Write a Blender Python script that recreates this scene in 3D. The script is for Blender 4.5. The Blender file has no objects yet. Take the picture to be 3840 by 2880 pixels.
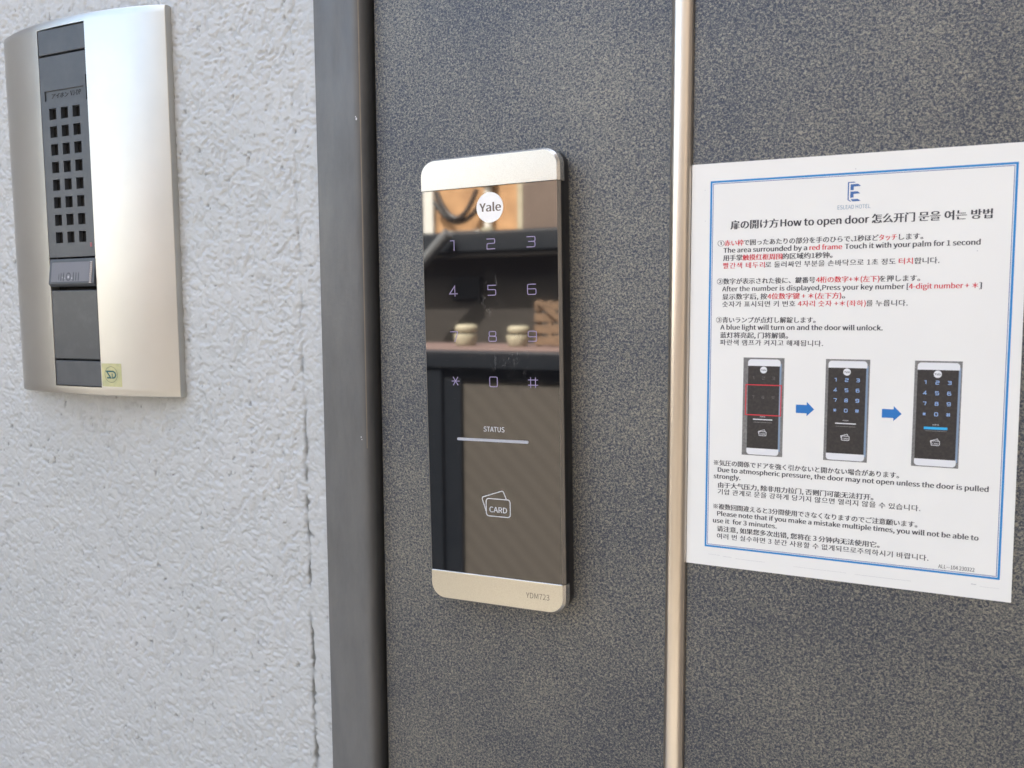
import bpy, math, os, random
import numpy as np
from mathutils import Vector, Matrix

C = bpy.context.scene.collection
scene = bpy.context.scene
Z0 = 1250.0                      # height of the notice's corner above the floor, mm
rnd = random.Random(7)

# ------------------------------------------------------------------ camera
cam_d = bpy.data.cameras.new("camera")
cam = bpy.data.objects.new("camera", cam_d)
C.objects.link(cam)
fw = Vector((-0.40849644, 0.90829422, -0.09017913))
rt = Vector((0.91218398, 0.40975054, -0.00498853))
dn = Vector((0.03241989, -0.08429775, -0.99591307))
m = Matrix((( rt.x, -dn.x, -fw.x), (rt.y, -dn.y, -fw.y), (rt.z, -dn.z, -fw.z)))
cam.matrix_world = Matrix.Translation((0.0819855, -0.4324424, (Z0 - 64.584) / 1000)) @ m.to_4x4()
cam_d.sensor_width = 36.0
cam_d.lens = 28.827
cam_d.clip_start = 0.01
cam_d.clip_end = 500
cam_d.dof.use_dof = True
cam_d.dof.focus_distance = 0.50
cam_d.dof.aperture_fstop = 16
scene.camera = cam

# ------------------------------------------------------------------ light
SUN_EL, SUN_AZ = math.radians(56), math.radians(14)    # the sun stands behind the facade, a little to the left
w = bpy.data.worlds.new("World")
scene.world = w
w.use_nodes = True
nt = w.node_tree
nt.nodes.clear()
sky = nt.nodes.new("ShaderNodeTexSky")
sky.sky_type = 'NISHITA'
sky.sun_disc = False
sky.sun_elevation = SUN_EL
sky.sun_rotation = -SUN_AZ
sky.air_density = 0.9
sky.dust_density = 7.0
sky.ozone_density = 0.8
bg = nt.nodes.new("ShaderNodeBackground")
bg.inputs["Strength"].default_value = 0.15
wo = nt.nodes.new("ShaderNodeOutputWorld")
wbn = nt.nodes.new("ShaderNodeMix")          # the camera's white balance for open shade
wbn.data_type = 'RGBA'; wbn.blend_type = 'MULTIPLY'
wbn.inputs[0].default_value = 1.0
wbn.inputs[7].default_value = (0.985, 1.03, 0.975, 1)
nt.links.new(sky.outputs[0], wbn.inputs[6])
nt.links.new(wbn.outputs[2], bg.inputs[0])
nt.links.new(bg.outputs[0], wo.inputs[0])

sd = bpy.data.lights.new("sun", 'SUN')
sd.energy = 5.0
sd.angle = math.radians(0.53)
sd.color = (1.0, 0.95, 0.88)
so = bpy.data.objects.new("sun", sd)
C.objects.link(so)
to_sun = Vector((-math.sin(SUN_AZ) * math.cos(SUN_EL), math.cos(SUN_AZ) * math.cos(SUN_EL), math.sin(SUN_EL)))
so.rotation_euler = (-to_sun).to_track_quat('-Z', 'Y').to_euler()
so.location = to_sun * 20

vs = scene.view_settings
vs.view_transform = 'Standard'
vs.look = 'None'
vs.gamma = 1.0
vs.use_curve_mapping = False
vs.exposure = 3.0
scene.render.engine = 'CYCLES'
scene.cycles.use_denoising = True
scene.cycles.max_bounces = 8
scene.cycles.diffuse_bounces = 4
scene.cycles.glossy_bounces = 4
scene.cycles.sample_clamp_indirect = 8.0

# ------------------------------------------------------------------ node helpers
def new_mat(name, color=(0.5, 0.5, 0.5), rough=0.5, metal=0.0, ior=1.5, spec=None, coat=0.0):
    mt = bpy.data.materials.new(name)
    mt.use_nodes = True
    b = mt.node_tree.nodes["Principled BSDF"]
    b.inputs["Base Color"].default_value = (*color, 1)
    b.inputs["Roughness"].default_value = rough
    b.inputs["Metallic"].default_value = metal
    b.inputs["IOR"].default_value = ior
    if spec is not None:
        b.inputs["Specular IOR Level"].default_value = spec
    if coat:
        b.inputs["Coat Weight"].default_value = coat
        b.inputs["Coat Roughness"].default_value = 0.05
    return mt, mt.node_tree, b

def coords(t, scale=(1, 1, 1), rot=(0, 0, 0), loc=(0, 0, 0)):
    tc = t.nodes.new("ShaderNodeTexCoord")
    mp = t.nodes.new("ShaderNodeMapping")
    mp.inputs["Scale"].default_value = scale
    mp.inputs["Rotation"].default_value = rot
    mp.inputs["Location"].default_value = loc
    t.links.new(tc.outputs["Object"], mp.inputs[0])
    return mp.outputs[0]

def noise(t, vec, scale, detail=4, rough=0.5, dist=0.0):
    n = t.nodes.new("ShaderNodeTexNoise")
    n.inputs["Scale"].default_value = scale
    n.inputs["Detail"].default_value = detail
    n.inputs["Roughness"].default_value = rough
    n.inputs["Distortion"].default_value = dist
    t.links.new(vec, n.inputs["Vector"])
    return n.outputs["Fac"]

def ramp(t, fac, stops, interp='LINEAR'):
    r = t.nodes.new("ShaderNodeValToRGB")
    r.color_ramp.interpolation = interp
    e = r.color_ramp.elements
    while len(e) < len(stops):
        e.new(0.5)
    for k, (p, c) in enumerate(stops):
        e[k].position = p
        e[k].color = (c, c, c, 1) if not hasattr(c, '__len__') else (*c, 1)
    t.links.new(fac, r.inputs[0])
    return r.outputs[0]

def math_n(t, op, a, b=None):
    n = t.nodes.new("ShaderNodeMath")
    n.operation = op
    for k, v in enumerate((a, b)):
        if v is None:
            continue
        if isinstance(v, (int, float)):
            n.inputs[k].default_value = v
        else:
            t.links.new(v, n.inputs[k])
    return n.outputs[0]

def mix(t, fac, a, b):
    n = t.nodes.new("ShaderNodeMix")
    n.data_type = 'RGBA'
    for s, v in ((n.inputs[0], fac), (n.inputs[6], a), (n.inputs[7], b)):
        if isinstance(v, (int, float)):
            s.default_value = v
        elif isinstance(v, tuple):
            s.default_value = (*v, 1)
        else:
            t.links.new(v, s)
    return n.outputs[2]

def bump(t, b, h, strength, dist, prev=None):
    n = t.nodes.new("ShaderNodeBump")
    n.inputs["Strength"].default_value = strength
    n.inputs["Distance"].default_value = dist
    t.links.new(h, n.inputs["Height"])
    if prev is not None:
        t.links.new(prev, n.inputs["Normal"])
    t.links.new(n.outputs[0], b.inputs["Normal"])
    return n.outputs[0]

# ------------------------------------------------------------------ mesh helpers (millimetres in, metres out)
def org(parent):
    o = Vector((0, 0, 0))
    p = parent
    while p is not None:
        o += p.location
        p = p.parent
    return o

def obj(name, verts, faces, mat, parent=None, local=False, smooth=False, mats=None, fmat=None, bevel=0, seg=2):
    me = bpy.data.meshes.new(name)
    v = np.asarray(verts, dtype=float) / 1000.0
    if not local:
        v = v + np.array([0, 0, Z0 / 1000.0]) - np.array(org(parent))
    me.from_pydata([tuple(q) for q in v], [], faces)
    me.update()
    for mt in (mats or [mat]):
        me.materials.append(mt)
    if fmat is not None:
        me.polygons.foreach_set("material_index", fmat)
    if smooth:
        me.polygons.foreach_set("use_smooth", [True] * len(me.polygons))
    o = bpy.data.objects.new(name, me)
    C.objects.link(o)
    if parent is not None:
        o.parent = parent
    if bevel:
        bv = o.modifiers.new("edge", 'BEVEL')
        bv.width = bevel / 1000.0
        bv.segments = seg
        bv.limit_method = 'ANGLE'
        bv.angle_limit = math.radians(40)
        bv.harden_normals = False
        if not smooth:
            me.polygons.foreach_set("use_smooth", [True] * len(me.polygons))
            wn = o.modifiers.new("normals", 'WEIGHTED_NORMAL')
            wn.keep_sharp = True
    return o

def tag(o, label=None, cat=None, group=None, kind=None):
    if label: o["label"] = label
    if cat: o["category"] = cat
    if group: o["group"] = group
    if kind: o["kind"] = kind
    return o

def thing(name, x, y, z, label, cat, group=None):
    e = bpy.data.objects.new(name, None)
    e.empty_display_size = 0.02
    C.objects.link(e)
    e.location = (x / 1000, y / 1000, (z + Z0) / 1000)
    return tag(e, label, cat, group)

class MB:
    def __init__(s): s.v, s.f, s.m = [], [], []
    def add(s, v, f, mi=0):
        n = len(s.v)
        s.v += [tuple(q) for q in v]
        s.f += [tuple(i + n for i in q) for q in f]
        s.m += [mi] * len(f)
        return s
    def box(s, x0, x1, y0, y1, z0, z1, mi=0):
        v = [(x, y, z) for x in (x0, x1) for y in (y0, y1) for z in (z0, z1)]
        return s.add(v, [(0, 1, 3, 2), (4, 6, 7, 5), (0, 4, 5, 1), (2, 3, 7, 6), (0, 2, 6, 4), (1, 5, 7, 3)], mi)
    def quad(s, pts, mi=0):
        return s.add(pts, [tuple(range(len(pts)))], mi)
    def poly(s, pts2, y, mi=0):
        return s.quad([(a, y, b) for a, b in pts2], mi)
    def prism(s, pts2, y0, y1, mi=0):
        n = len(pts2)
        s.add([(a, y0, b) for a, b in pts2] + [(a, y1, b) for a, b in pts2],
              [tuple(range(n)), tuple(range(2 * n - 1, n - 1, -1))] + [(k, (k + 1) % n, n + (k + 1) % n, n + k) for k in range(n)], mi)
        return s
    def stroke(s, pts, wd, y, closed=False, mi=0):
        P = [Vector(q) for q in pts]
        n = len(P)
        L, R_ = [], []
        for k in range(n):
            a = P[k - 1] if (closed or k > 0) else None
            b = P[(k + 1) % n] if (closed or k < n - 1) else None
            d1 = (P[k] - a).normalized() if a is not None else None
            d2 = (b - P[k]).normalized() if b is not None else None
            d1 = d1 or d2
            d2 = d2 or d1
            n1, n2 = Vector((-d1.y, d1.x)), Vector((-d2.y, d2.x))
            mt = (n1 + n2)
            mt = mt.normalized() if mt.length > 1e-6 else n1
            off = mt * (wd / 2 / max(0.35, mt.dot(n1)))
            L.append(P[k] + off)
            R_.append(P[k] - off)
        v = [(q.x, y, q.y) for q in L] + [(q.x, y, q.y) for q in R_]
        f = [(k, k + 1, n + k + 1, n + k) for k in range(n - 1)]
        if closed:
            f.append((n - 1, 0, n, 2 * n - 1))
        return s.add(v, f, mi)
    def cyl(s, p0, p1, r0, r1=None, n=16, mi=0, caps=True):
        r1 = r0 if r1 is None else r1
        a, b = Vector(p0), Vector(p1)
        d = (b - a).normalized()
        u = d.orthogonal().normalized()
        w_ = d.cross(u)
        v = [a + (u * math.cos(2 * math.pi * k / n) + w_ * math.sin(2 * math.pi * k / n)) * r0 for k in range(n)]
        v += [b + (u * math.cos(2 * math.pi * k / n) + w_ * math.sin(2 * math.pi * k / n)) * r1 for k in range(n)]
        f = [(k, (k + 1) % n, n + (k + 1) % n, n + k) for k in range(n)]
        if caps:
            f += [tuple(range(n - 1, -1, -1)), tuple(range(n, 2 * n))]
        return s.add([tuple(q) for q in v], f, mi)
    def build(s, name, mat, parent=None, **k):
        mats = k.pop('mats', None)
        return obj(name, s.v, s.f, mat, parent, mats=mats, fmat=s.m if mats else None, **k)

def rrect(u0, u1, v0, v1, r, n=10):
    """rounded outline, anticlockwise from bottom-left; r = (bl, br, tr, tl)"""
    out = []
    for (cx, cy, rr, a0) in ((u0, v0, r[0], 180), (u1, v0, r[1], 270), (u1, v1, r[2], 0), (u0, v1, r[3], 90)):
        sx = 1 if cx == u0 else -1
        sy = 1 if cy == v0 else -1
        if rr <= 0:
            out.append((cx, cy))
            continue
        for k in range(n + 1):
            a = math.radians(a0 + 90 * k / n)
            out.append((cx + sx * rr + rr * math.cos(a), cy + sy * rr + rr * math.sin(a)))
    return out

def loft(mb, rings, cap0=True, cap1=True, mi=0):
    """rings: list of (outline, y)"""
    n = len(rings[0][0])
    v, f = [], []
    for o_, y in rings:
        v += [(a, y, b) for a, b in o_]
    for k in range(len(rings) - 1):
        for j in range(n):
            a, b = k * n + j, k * n + (j + 1) % n
            f.append((a, b, b + n, a + n))
    if cap0: f.append(tuple(range(n - 1, -1, -1)))
    if cap1: f.append(tuple(range((len(rings) - 1) * n, len(rings) * n)))
    mb.add(v, f, mi)

# ------------------------------------------------------------------ lettering (built-in face, turned into mesh)
try:                                   # Blender's own interface face, when it is where it should be
    FONT = bpy.data.fonts.load(os.path.join(bpy.utils.system_resource('DATAFILES', path='fonts'), 'Noto Sans CJK Regular.woff2'))
except Exception:
    FONT = None

def text_batch(bodies, spacing):
    """turn many lines into outlines in one go (opening the face is slow) and split them again by line"""
    cu = bpy.data.curves.new("lettering", 'FONT')
    if FONT is not None: cu.font = FONT
    cu.body = "\n".join(["H", "H"] + bodies)
    cu.resolution_u = 4
    cu.space_line = 5.0
    cu.space_character = spacing
    o = bpy.data.objects.new("lettering", cu)
    me = o.to_mesh()
    v = np.array([tuple(q.co) for q in me.vertices])
    f = [tuple(p.vertices) for p in me.polygons]
    o.to_mesh_clear()
    bpy.data.objects.remove(o)
    bpy.data.curves.remove(cu)
    hy = v[:, 1]
    first = hy.max()                                   # top of the first H
    lower = np.sort(hy[hy < first - 1.2])[::-1][0]     # top of the second H
    L = first - lower
    line = np.round((first * 0.5 - hy) / L).astype(int)
    out = []
    for k in range(len(bodies)):
        sel = np.where(line == k + 2)[0]
        m = {int(q): n for n, q in enumerate(sel)}
        w_ = v[sel].copy()
        if len(w_): w_[:, 1] += L * (k + 2)
        out.append((w_, [tuple(m[q] for q in p) for p in f if p[0] in m]))
    return out

EM = 3.28
R, K = 1, 0
ROWS = [
 (-24.1, 4.85, .012, [("扉の開け方", 10.3, 33.4, K), ("How to open door", 34.6, 74.8, K), ("怎么开门", 76.2, 94.4, K), ("문을 여는 방법", 96.2, 125.9, K)]),
 (-32.5, EM, .008, [("①", 4.0, 7.3, K), ("赤い枠", 7.4, 16.9, R), ("で囲ったあたりの部分を手のひらで、", 17.0, 68.1, K), ("1秒ほど", 68.6, 79.3, K), ("タッチ", 79.6, 87.2, R), ("します。", 88.2, 98.3, K)]),
 (-36.1, EM, .012, [("The area surrounded by a", 7.0, 47.3, K), ("red frame", 48.5, 63.3, R), ("Touch it with your palm for 1 second", 64.6, 121.75, K)]),
 (-40.0, EM, .010, [("用手掌", 6.9, 16.4, K), ("触摸红框周围", 16.6, 35.7, R), ("的区域约1秒钟。", 36.0, 59.1, K)]),
 (-43.9, EM, .004, [("빨간색 테두리", 7.0, 27.5, R), ("로 둘러싸인 부분을 손바닥으로 1초 정도", 27.8, 87.1, K), ("터치", 88.5, 94.4, R), ("합니다.", 95.1, 105.5, K)]),
 (-51.9, EM, .008, [("②数字が表示された後に、鍵番号", 4.0, 51.5, K), ("4桁の数字+＊(左下)", 52.0, 80.3, R), ("を押します。", 80.4, 97.7, K)]),
 (-55.7, EM, .008, [("After the number is displayed,Press your key number [", 6.7, 93.0, K), ("4-digit number + ＊", 93.2, 121.6, R), ("]", 122.1, 123.1, K)]),
 (-59.7, EM, .010, [("显示数字后, 按", 6.8, 28.9, K), ("4位数字键 + ＊(左下方)", 29.2, 63.6, R), ("。", 64.0, 65.4, K)]),
 (-63.5, EM, .004, [("숫자가 표시되면 키 번호", 6.9, 42.5, K), ("4자리 숫자 +＊(좌하)", 43.8, 74.7, R), ("를 누릅니다.", 75.0, 92.9, K)]),
 (-71.6, EM, .008, [("③青いランプが点灯し解錠します。", 3.9, 52.2, K)]),
 (-75.3, EM, .012, [("A blue light will turn on and the door will unlock.", 6.1, 82.45, K)]),
 (-79.4, EM, .010, [("蓝灯将亮起, 门将解锁。", 6.1, 39.4, K)]),
 (-83.1, EM, .004, [("파란색 램프가 켜지고 해제됩니다.", 6.1, 56.0, K)]),
 (-146.2, EM, .008, [("※気圧の関係でドアを強く引かないと開かない場合があります。", 4.0, 91.95, K)]),
 (-149.8, EM, .012, [("Due to atmospheric pressure, the door may not open unless the door is pulled", 6.1, 129.6, K)]),
 (-153.35, EM, .012, [("strongly.", 4.0, 17.6, K)]),
 (-157.95, EM, .010, [("由于大气压力, 除非用力拉门, 否则门可能无法打开。", 6.4, 81.0, K)]),
 (-161.5, EM, .004, [("기압 관계로 문을 강하게 당기지 않으면 열리지 않을 수 있습니다.", 6.3, 101.8, K)]),
 (-169.5, EM, .008, [("※複数回間違えると3分間使用できなくなりますのでご注意願います。", 4.1, 100.7, K)]),
 (-173.2, EM, .012, [("Please note that if you make a mistake multiple times, you will not be able to", 6.2, 126.5, K)]),
 (-177.05, EM, .012, [("use it  for 3 minutes.", 4.1, 36.2, K)]),
 (-181.35, EM, .010, [("请注意, 如果您多次出错, 您将在 3 分钟内无法使用它。", 6.2, 84.5, K)]),
 (-185.3, EM, .004, [("여러 번 실수하면 3 분간 사용할 수 없게되므로주의하시기 바랍니다.", 6.3, 106.1, K)]),
 (-188.3, 2.5, -.004, [("ALL—104 230322", 110.5, 125.6, K)]),
]

_names = ["H", "Yale", "YDM723", "STATUS", "CARD", "アイホン", "VJ-DP", "ESLEAD HOTEL"] + [q[0] for r_ in ROWS for q in r_[3]]
_t1 = dict(zip(_names, text_batch(_names, 1.0)))
_t2 = dict(zip(_names, text_batch(_names, 1.5)))
def text_mesh(body, spacing=1.0):
    v1, f = _t1[body]
    v2, _ = _t2[body]
    if len(v1) != len(v2):
        return v1, f
    return v1 + (v2 - v1) * (spacing - 1.0) / 0.5, f

def add_text(mb, body, x0, x1, z, em, y, bold=0.0, mi=0, shear=0.0, yfun=None):
    """set body between x0 and x1 on baseline z; em = type size in mm"""
    wide = any(ord(c) > 0x2E00 or c in '①②③※' for c in body)       # dense glyphs: thicken by a second, shifted impression
    v, f = text_mesh(body)
    if not len(v):
        return
    k = (0.73 / text_mesh("H")[0][:, 1].max()) if (FONT is not None or not wide) else 1.0     # type size from the cap height
    want, w1 = (x1 - x0) / em / k, np.ptp(v[:, 0])
    if len(body) > 4 and want > 1.05 * w1:                          # loosely tracked lines: widen the gaps, not the letters
        w2 = np.ptp(text_mesh(body, 1.5)[0][:, 0])
        if w2 > w1 * 1.01:
            v, f = text_mesh(body, round(1.0 + 0.5 * (want / 1.04 - w1) / (w2 - w1), 3))
    v = v * np.array([1.0, k, 1.0])
    a, b = v[:, 0].min(), v[:, 0].max()
    sx = (x1 - x0) / (b - a)
    X = x0 + (v[:, 0] - a) * sx + shear * v[:, 1] * em
    Zc = z + v[:, 1] * em
    Y = [yfun(q) for q in X] if yfun else [y] * len(X)
    mb.add(list(zip(X, Y, Zc)), f, mi)
    if bold > 0.002:
        mb.add(list(zip(X + 2.9 * bold * em, np.array(Y) - 0.012, Zc)), f, mi)

# ================================================================== MATERIALS
# door skin: dark embossed vinyl with pale flecks
M_door, t, b = new_mat("door_vinyl", rough=0.36, ior=1.8)
vec = coords(t, (1, 1, 1.1))
n1 = noise(t, vec, 800, 3, 0.62, 0.8)
n2 = noise(t, vec, 1700, 2, 0.5, 0.3)
n3 = noise(t, vec, 11, 2, 0.5)
comb = math_n(t, 'ADD', math_n(t, 'MULTIPLY', n1, 0.68), math_n(t, 'MULTIPLY', n2, 0.32))
comb2 = math_n(t, 'ADD', comb, math_n(t, 'MULTIPLY', math_n(t, 'SUBTRACT', n3, 0.5), 0.13))
col = ramp(t, comb2, [(0.37, (0.022, 0.026, 0.040)), (0.47, (0.038, 0.043, 0.058)), (0.525, (0.095, 0.092, 0.082)), (0.63, (0.22, 0.208, 0.168))])
t.links.new(col, b.inputs["Base Color"])
bump(t, b, comb, 0.8, 0.0008)
t.links.new(ramp(t, comb2, [(0.40, 0.30), (0.60, 0.75)]), b.inputs["Specular IOR Level"])
t.links.new(ramp(t, comb2, [(0.42, (0.80, 0.87, 1.0)), (0.58, (1.0, 0.97, 0.87))]), b.inputs["Specular Tint"])

# painted steel frame
M_frame, t, b = new_mat("frame_paint", (0.14, 0.142, 0.15), 0.38)
vec = coords(t)
f1 = math_n(t, 'ADD', math_n(t, 'MULTIPLY', noise(t, coords(t, (1, 1, 0.25)), 120, 4, 0.65), 0.5), math_n(t, 'MULTIPLY', noise(t, vec, 9, 3), 0.5))
t.links.new(ramp(t, f1, [(0.3, (0.090, 0.093, 0.095)), (0.7, (0.145, 0.146, 0.146))]), b.inputs["Base Color"])
t.links.new(ramp(t, noise(t, coords(t, (1, 1, 0.2)), 90, 3), [(0.3, 0.3), (0.7, 0.5)]), b.inputs["Roughness"])
bump(t, b, noise(t, vec, 300, 4, 0.6), 0.25, 0.0006)

M_highlight, t, b = new_mat("painted_highlight_beige", (0.24, 0.205, 0.17), 0.5)  # beige of the highlight painted along the jamb corner
M_gap, t, b = new_mat("rubber_black", (0.006, 0.006, 0.007), 0.8)
M_blackpl, t, b = new_mat("black_plastic", (0.012, 0.012, 0.014), 0.42)
bump(t, b, noise(t, coords(t), 2600, 2), 0.15, 0.0001)

# champagne aluminium strip
M_gold, t, b = new_mat("champagne_aluminium", (0.70, 0.60, 0.47), 0.30, 1.0)
bump(t, b, noise(t, coords(t, (1, 1, 0.02)), 2500, 2), 0.10, 0.0001)
t.links.new(ramp(t, noise(t, coords(t, (1, 1, 0.12)), 55, 4), [(0.3, (0.62, 0.56, 0.49)), (0.7, (0.71, 0.645, 0.57))]), b.inputs["Base Color"])

# satin plate of the door station
M_plate, t, b = new_mat("satin_champagne_plate", (0.58, 0.555, 0.50), 0.36, 0.85)
bump(t, b, noise(t, coords(t), 1600, 3, 0.6), 0.16, 0.00015)
t.links.new(ramp(t, noise(t, coords(t), 25, 4), [(0.3, (0.535, 0.53, 0.50)), (0.7, (0.575, 0.57, 0.54))]), b.inputs["Base Color"])

# satin end caps of the lock
M_cap, t, b = new_mat("satin_nickel_cap", (0.74, 0.69, 0.57), 0.33, 1.0)
cf = noise(t, coords(t), 1900, 3, 0.6)
t.links.new(ramp(t, cf, [(0.25, (0.56, 0.53, 0.46)), (0.6, (0.66, 0.635, 0.56))]), b.inputs["Base Color"])
bump(t, b, noise(t, coords(t), 2400, 2, 0.6), 0.14, 0.00015)
M_chrome, t, b = new_mat("polished_nickel_edge", (0.86, 0.85, 0.82), 0.22, 1.0)

# lock glass with finger smears
M_glass, t, b = new_mat("black_touch_glass", (0.006, 0.006, 0.007), 0.028, 0.0, ior=2.1)
g0 = coords(t, (1, 1, 1))
sm = noise(t, coords(t, (1.0, 1, 0.35), (0, 0.6, 0)), 420, 5, 0.7, 1.5)
sc = ramp(t, sm, [(0.56, 0.0), (0.68, 1.0)])
grp = ramp(t, noise(t, g0, 32, 2, 0.5), [(0.52, 0.0), (0.68, 1.0)])
dust = ramp(t, noise(t, g0, 1300, 2, 0.5), [(0.74, 0.0), (0.78, 1.0)])
gd = t.nodes.new('ShaderNodeVectorMath'); gd.operation = 'DISTANCE'; gd.inputs[1].default_value = (0.046, 0, -0.042)
t.links.new(coords(t, (1, 0, 0.6)), gd.inputs[0])
grp = math_n(t, 'MULTIPLY', grp, ramp(t, math_n(t, 'MULTIPLY', gd.outputs['Value'], 20.0), [(0.35, 1.0), (0.75, 0.0)]))
smear = math_n(t, 'ADD', math_n(t, 'MULTIPLY', math_n(t, 'MULTIPLY', sc, grp), 0.55), math_n(t, 'MULTIPLY', dust, 0.3))
t.links.new(mix(t, smear, (0.006, 0.006, 0.007), (0.30, 0.29, 0.28)), b.inputs["Base Color"])
M_glassedge, t, b = new_mat("ground_glass_edge", (0.20, 0.18, 0.155), 0.35, 0.0, ior=1.6)

M_white, t, b = new_mat("white_enamel", (0.86, 0.86, 0.86), 0.3)
M_lilac, t, b = new_mat("lilac_numerals", (0.30, 0.25, 0.42), 0.4)
M_silverprint, t, b = new_mat("silver_print", (0.62, 0.63, 0.68), 0.45)
M_status, t, b = new_mat("status_window", (0.42, 0.44, 0.50), 0.25)
M_engrave, t, b = new_mat("engraved_grey", (0.13, 0.12, 0.10), 0.5)
M_badgetext, t, b = new_mat("badge_letter", (0.16, 0.12, 0.095), 0.4)

# dark grey insert of the door station
M_insert, t, b = new_mat("slate_plastic", (0.062, 0.072, 0.085), 0.40)
bump(t, b, noise(t, coords(t), 3200, 2), 0.2, 0.0001)
t.links.new(ramp(t, noise(t, coords(t), 45, 5, 0.65), [(0.35, (0.052, 0.060, 0.072)), (0.7, (0.075, 0.084, 0.096))]), b.inputs["Base Color"])
M_button, t, b = new_mat("worn_slate_button", (0.052, 0.06, 0.07), 0.36)
bump(t, b, noise(t, coords(t), 3200, 2), 0.2, 0.0001)
v0 = coords(t)
geo = t.nodes.new("ShaderNodeVectorMath"); geo.operation = 'DISTANCE'
geo.inputs[1].default_value = (-0.0155, 0.0, -0.0835)
sep = coords(t, (1, 0, 0.62))
t.links.new(sep, geo.inputs[0])
geo.inputs[1].default_value = (-0.459 + 0.443, 0.0, (-0.087 + 0.0486) * 0.62)
blob = ramp(t, math_n(t, 'MULTIPLY', geo.outputs["Value"], 100.0), [(0.20, 1.0), (0.85, 0.0)])
wn_ = ramp(t, noise(t, v0, 150, 5, 0.7, 0.6), [(0.42, 0.0), (0.66, 1.0)])
t.links.new(mix(t, math_n(t, 'ADD', math_n(t, 'MULTIPLY', math_n(t, 'MULTIPLY', blob, wn_), 0.65), math_n(t, 'MULTIPLY', ramp(t, noise(t, v0, 60, 5, 0.7), [(0.5, 0.0), (0.8, 1.0)]), 0.12)),
                (0.048, 0.056, 0.066), (0.26, 0.29, 0.34)), b.inputs["Base Color"])
M_lens, t, b = new_mat("frosted_lens", (0.17, 0.17, 0.185), 0.34)
wv = t.nodes.new("ShaderNodeTexWave"); wv.inputs["Scale"].default_value = 340; wv.bands_direction = 'DIAGONAL'
t.links.new(coords(t), wv.inputs["Vector"])
bump(t, b, wv.outputs["Fac"], 0.5, 0.0003)
M_lensdark, t, b = new_mat("lens_dark_mark", (0.06, 0.06, 0.07), 0.4)
M_lenspale, t, b = new_mat("lens_pale_mark", (0.45, 0.44, 0.46), 0.3)
M_rib, t, b = new_mat("pale_ribs", (0.55, 0.50, 0.47), 0.4)
M_red, t, b = new_mat("red_plastic", (0.28, 0.07, 0.09), 0.4)
M_sticker, t, b = new_mat("gilt_foil", (0.52, 0.50, 0.28), 0.45, 0.0)
t.links.new(ramp(t, noise(t, coords(t), 160, 4, 0.6), [(0.3, (0.40, 0.42, 0.24)), (0.7, (0.56, 0.53, 0.27))]), b.inputs["Base Color"])
bump(t, b, noise(t, coords(t), 260, 3), 0.4, 0.0003)
M_green, t, b = new_mat("green_ink", (0.012, 0.10, 0.11), 0.5)
M_ring, t, b = new_mat("olive_ink", (0.12, 0.15, 0.11), 0.5)

# laminated paper and inks
M_paper, t, b = new_mat("laminated_white_sheet", (0.80, 0.80, 0.815), 0.32)
pf = coords(t)
t.links.new(ramp(t, noise(t, pf, 14, 3), [(0.3, (0.79, 0.785, 0.765)), (0.7, (0.82, 0.815, 0.79))]), b.inputs["Base Color"])
bump(t, b, noise(t, pf, 16, 2), 0.12, 0.002)
M_ink, t, b = new_mat("ink_black", (0.032, 0.032, 0.045), 0.45)
M_inkred, t, b = new_mat("ink_red", (0.62, 0.035, 0.055), 0.45)
M_blue, t, b = new_mat("ink_blue", (0.010, 0.23, 0.58), 0.4)
M_logoblue, t, b = new_mat("ink_logo_blue", (0.05, 0.14, 0.38), 0.4)
M_greyblue, t, b = new_mat("ink_grey_blue", (0.16, 0.28, 0.42), 0.4)
M_arrow, t, b = new_mat("ink_arrow_blue", (0.015, 0.17, 0.50), 0.4)
M_phback, t, b = new_mat("photo_grey", (0.16, 0.155, 0.15), 0.4)
t.links.new(ramp(t, noise(t, coords(t), 1100, 3), [(0.35, (0.15, 0.15, 0.15)), (0.7, (0.24, 0.235, 0.23))]), b.inputs["Base Color"])
M_phdark, t, b = new_mat("photo_dark", (0.035, 0.03, 0.03), 0.4)
t.links.new(ramp(t, noise(t, coords(t), 900, 4), [(0.4, (0.026, 0.024, 0.026)), (0.75, (0.045, 0.04, 0.038))]), b.inputs["Base Color"])
M_phwhite, t, b = new_mat("photo_white", (0.74, 0.75, 0.78), 0.4)
M_phblue, t, b = new_mat("photo_light_blue", (0.30, 0.46, 0.78), 0.4)
M_phcyan, t, b = new_mat("photo_cyan", (0.03, 0.42, 0.78), 0.4)
M_phedge, t, b = new_mat("photo_steel_edge", (0.22, 0.30, 0.42), 0.4)
M_scuff, t, b = new_mat("scuff_grey", (0.50, 0.50, 0.52), 0.5)

# rendered wall
M_wall, t, b = new_mat("textured_paint", (0.62, 0.63, 0.63), 0.42)
at = t.nodes.new("ShaderNodeAttribute"); at.attribute_name = "dirt"
wv_ = coords(t)
base = ramp(t, noise(t, wv_, 9, 4), [(0.3, (0.455, 0.475, 0.485)), (0.7, (0.50, 0.515, 0.525))])
grime = ramp(t, noise(t, wv_, 140, 5, 0.7), [(0.66, 0.0), (0.80, 1.0)])
c1 = mix(t, math_n(t, 'MULTIPLY', grime, 0.22), base, (0.33, 0.32, 0.27))
c2 = mix(t, at.outputs["Fac"], c1, (0.10, 0.105, 0.10))
t.links.new(c2, b.inputs["Base Color"])
bump(t, b, noise(t, wv_, 560, 4, 0.6, 0.2), 0.30, 0.0008)

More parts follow.
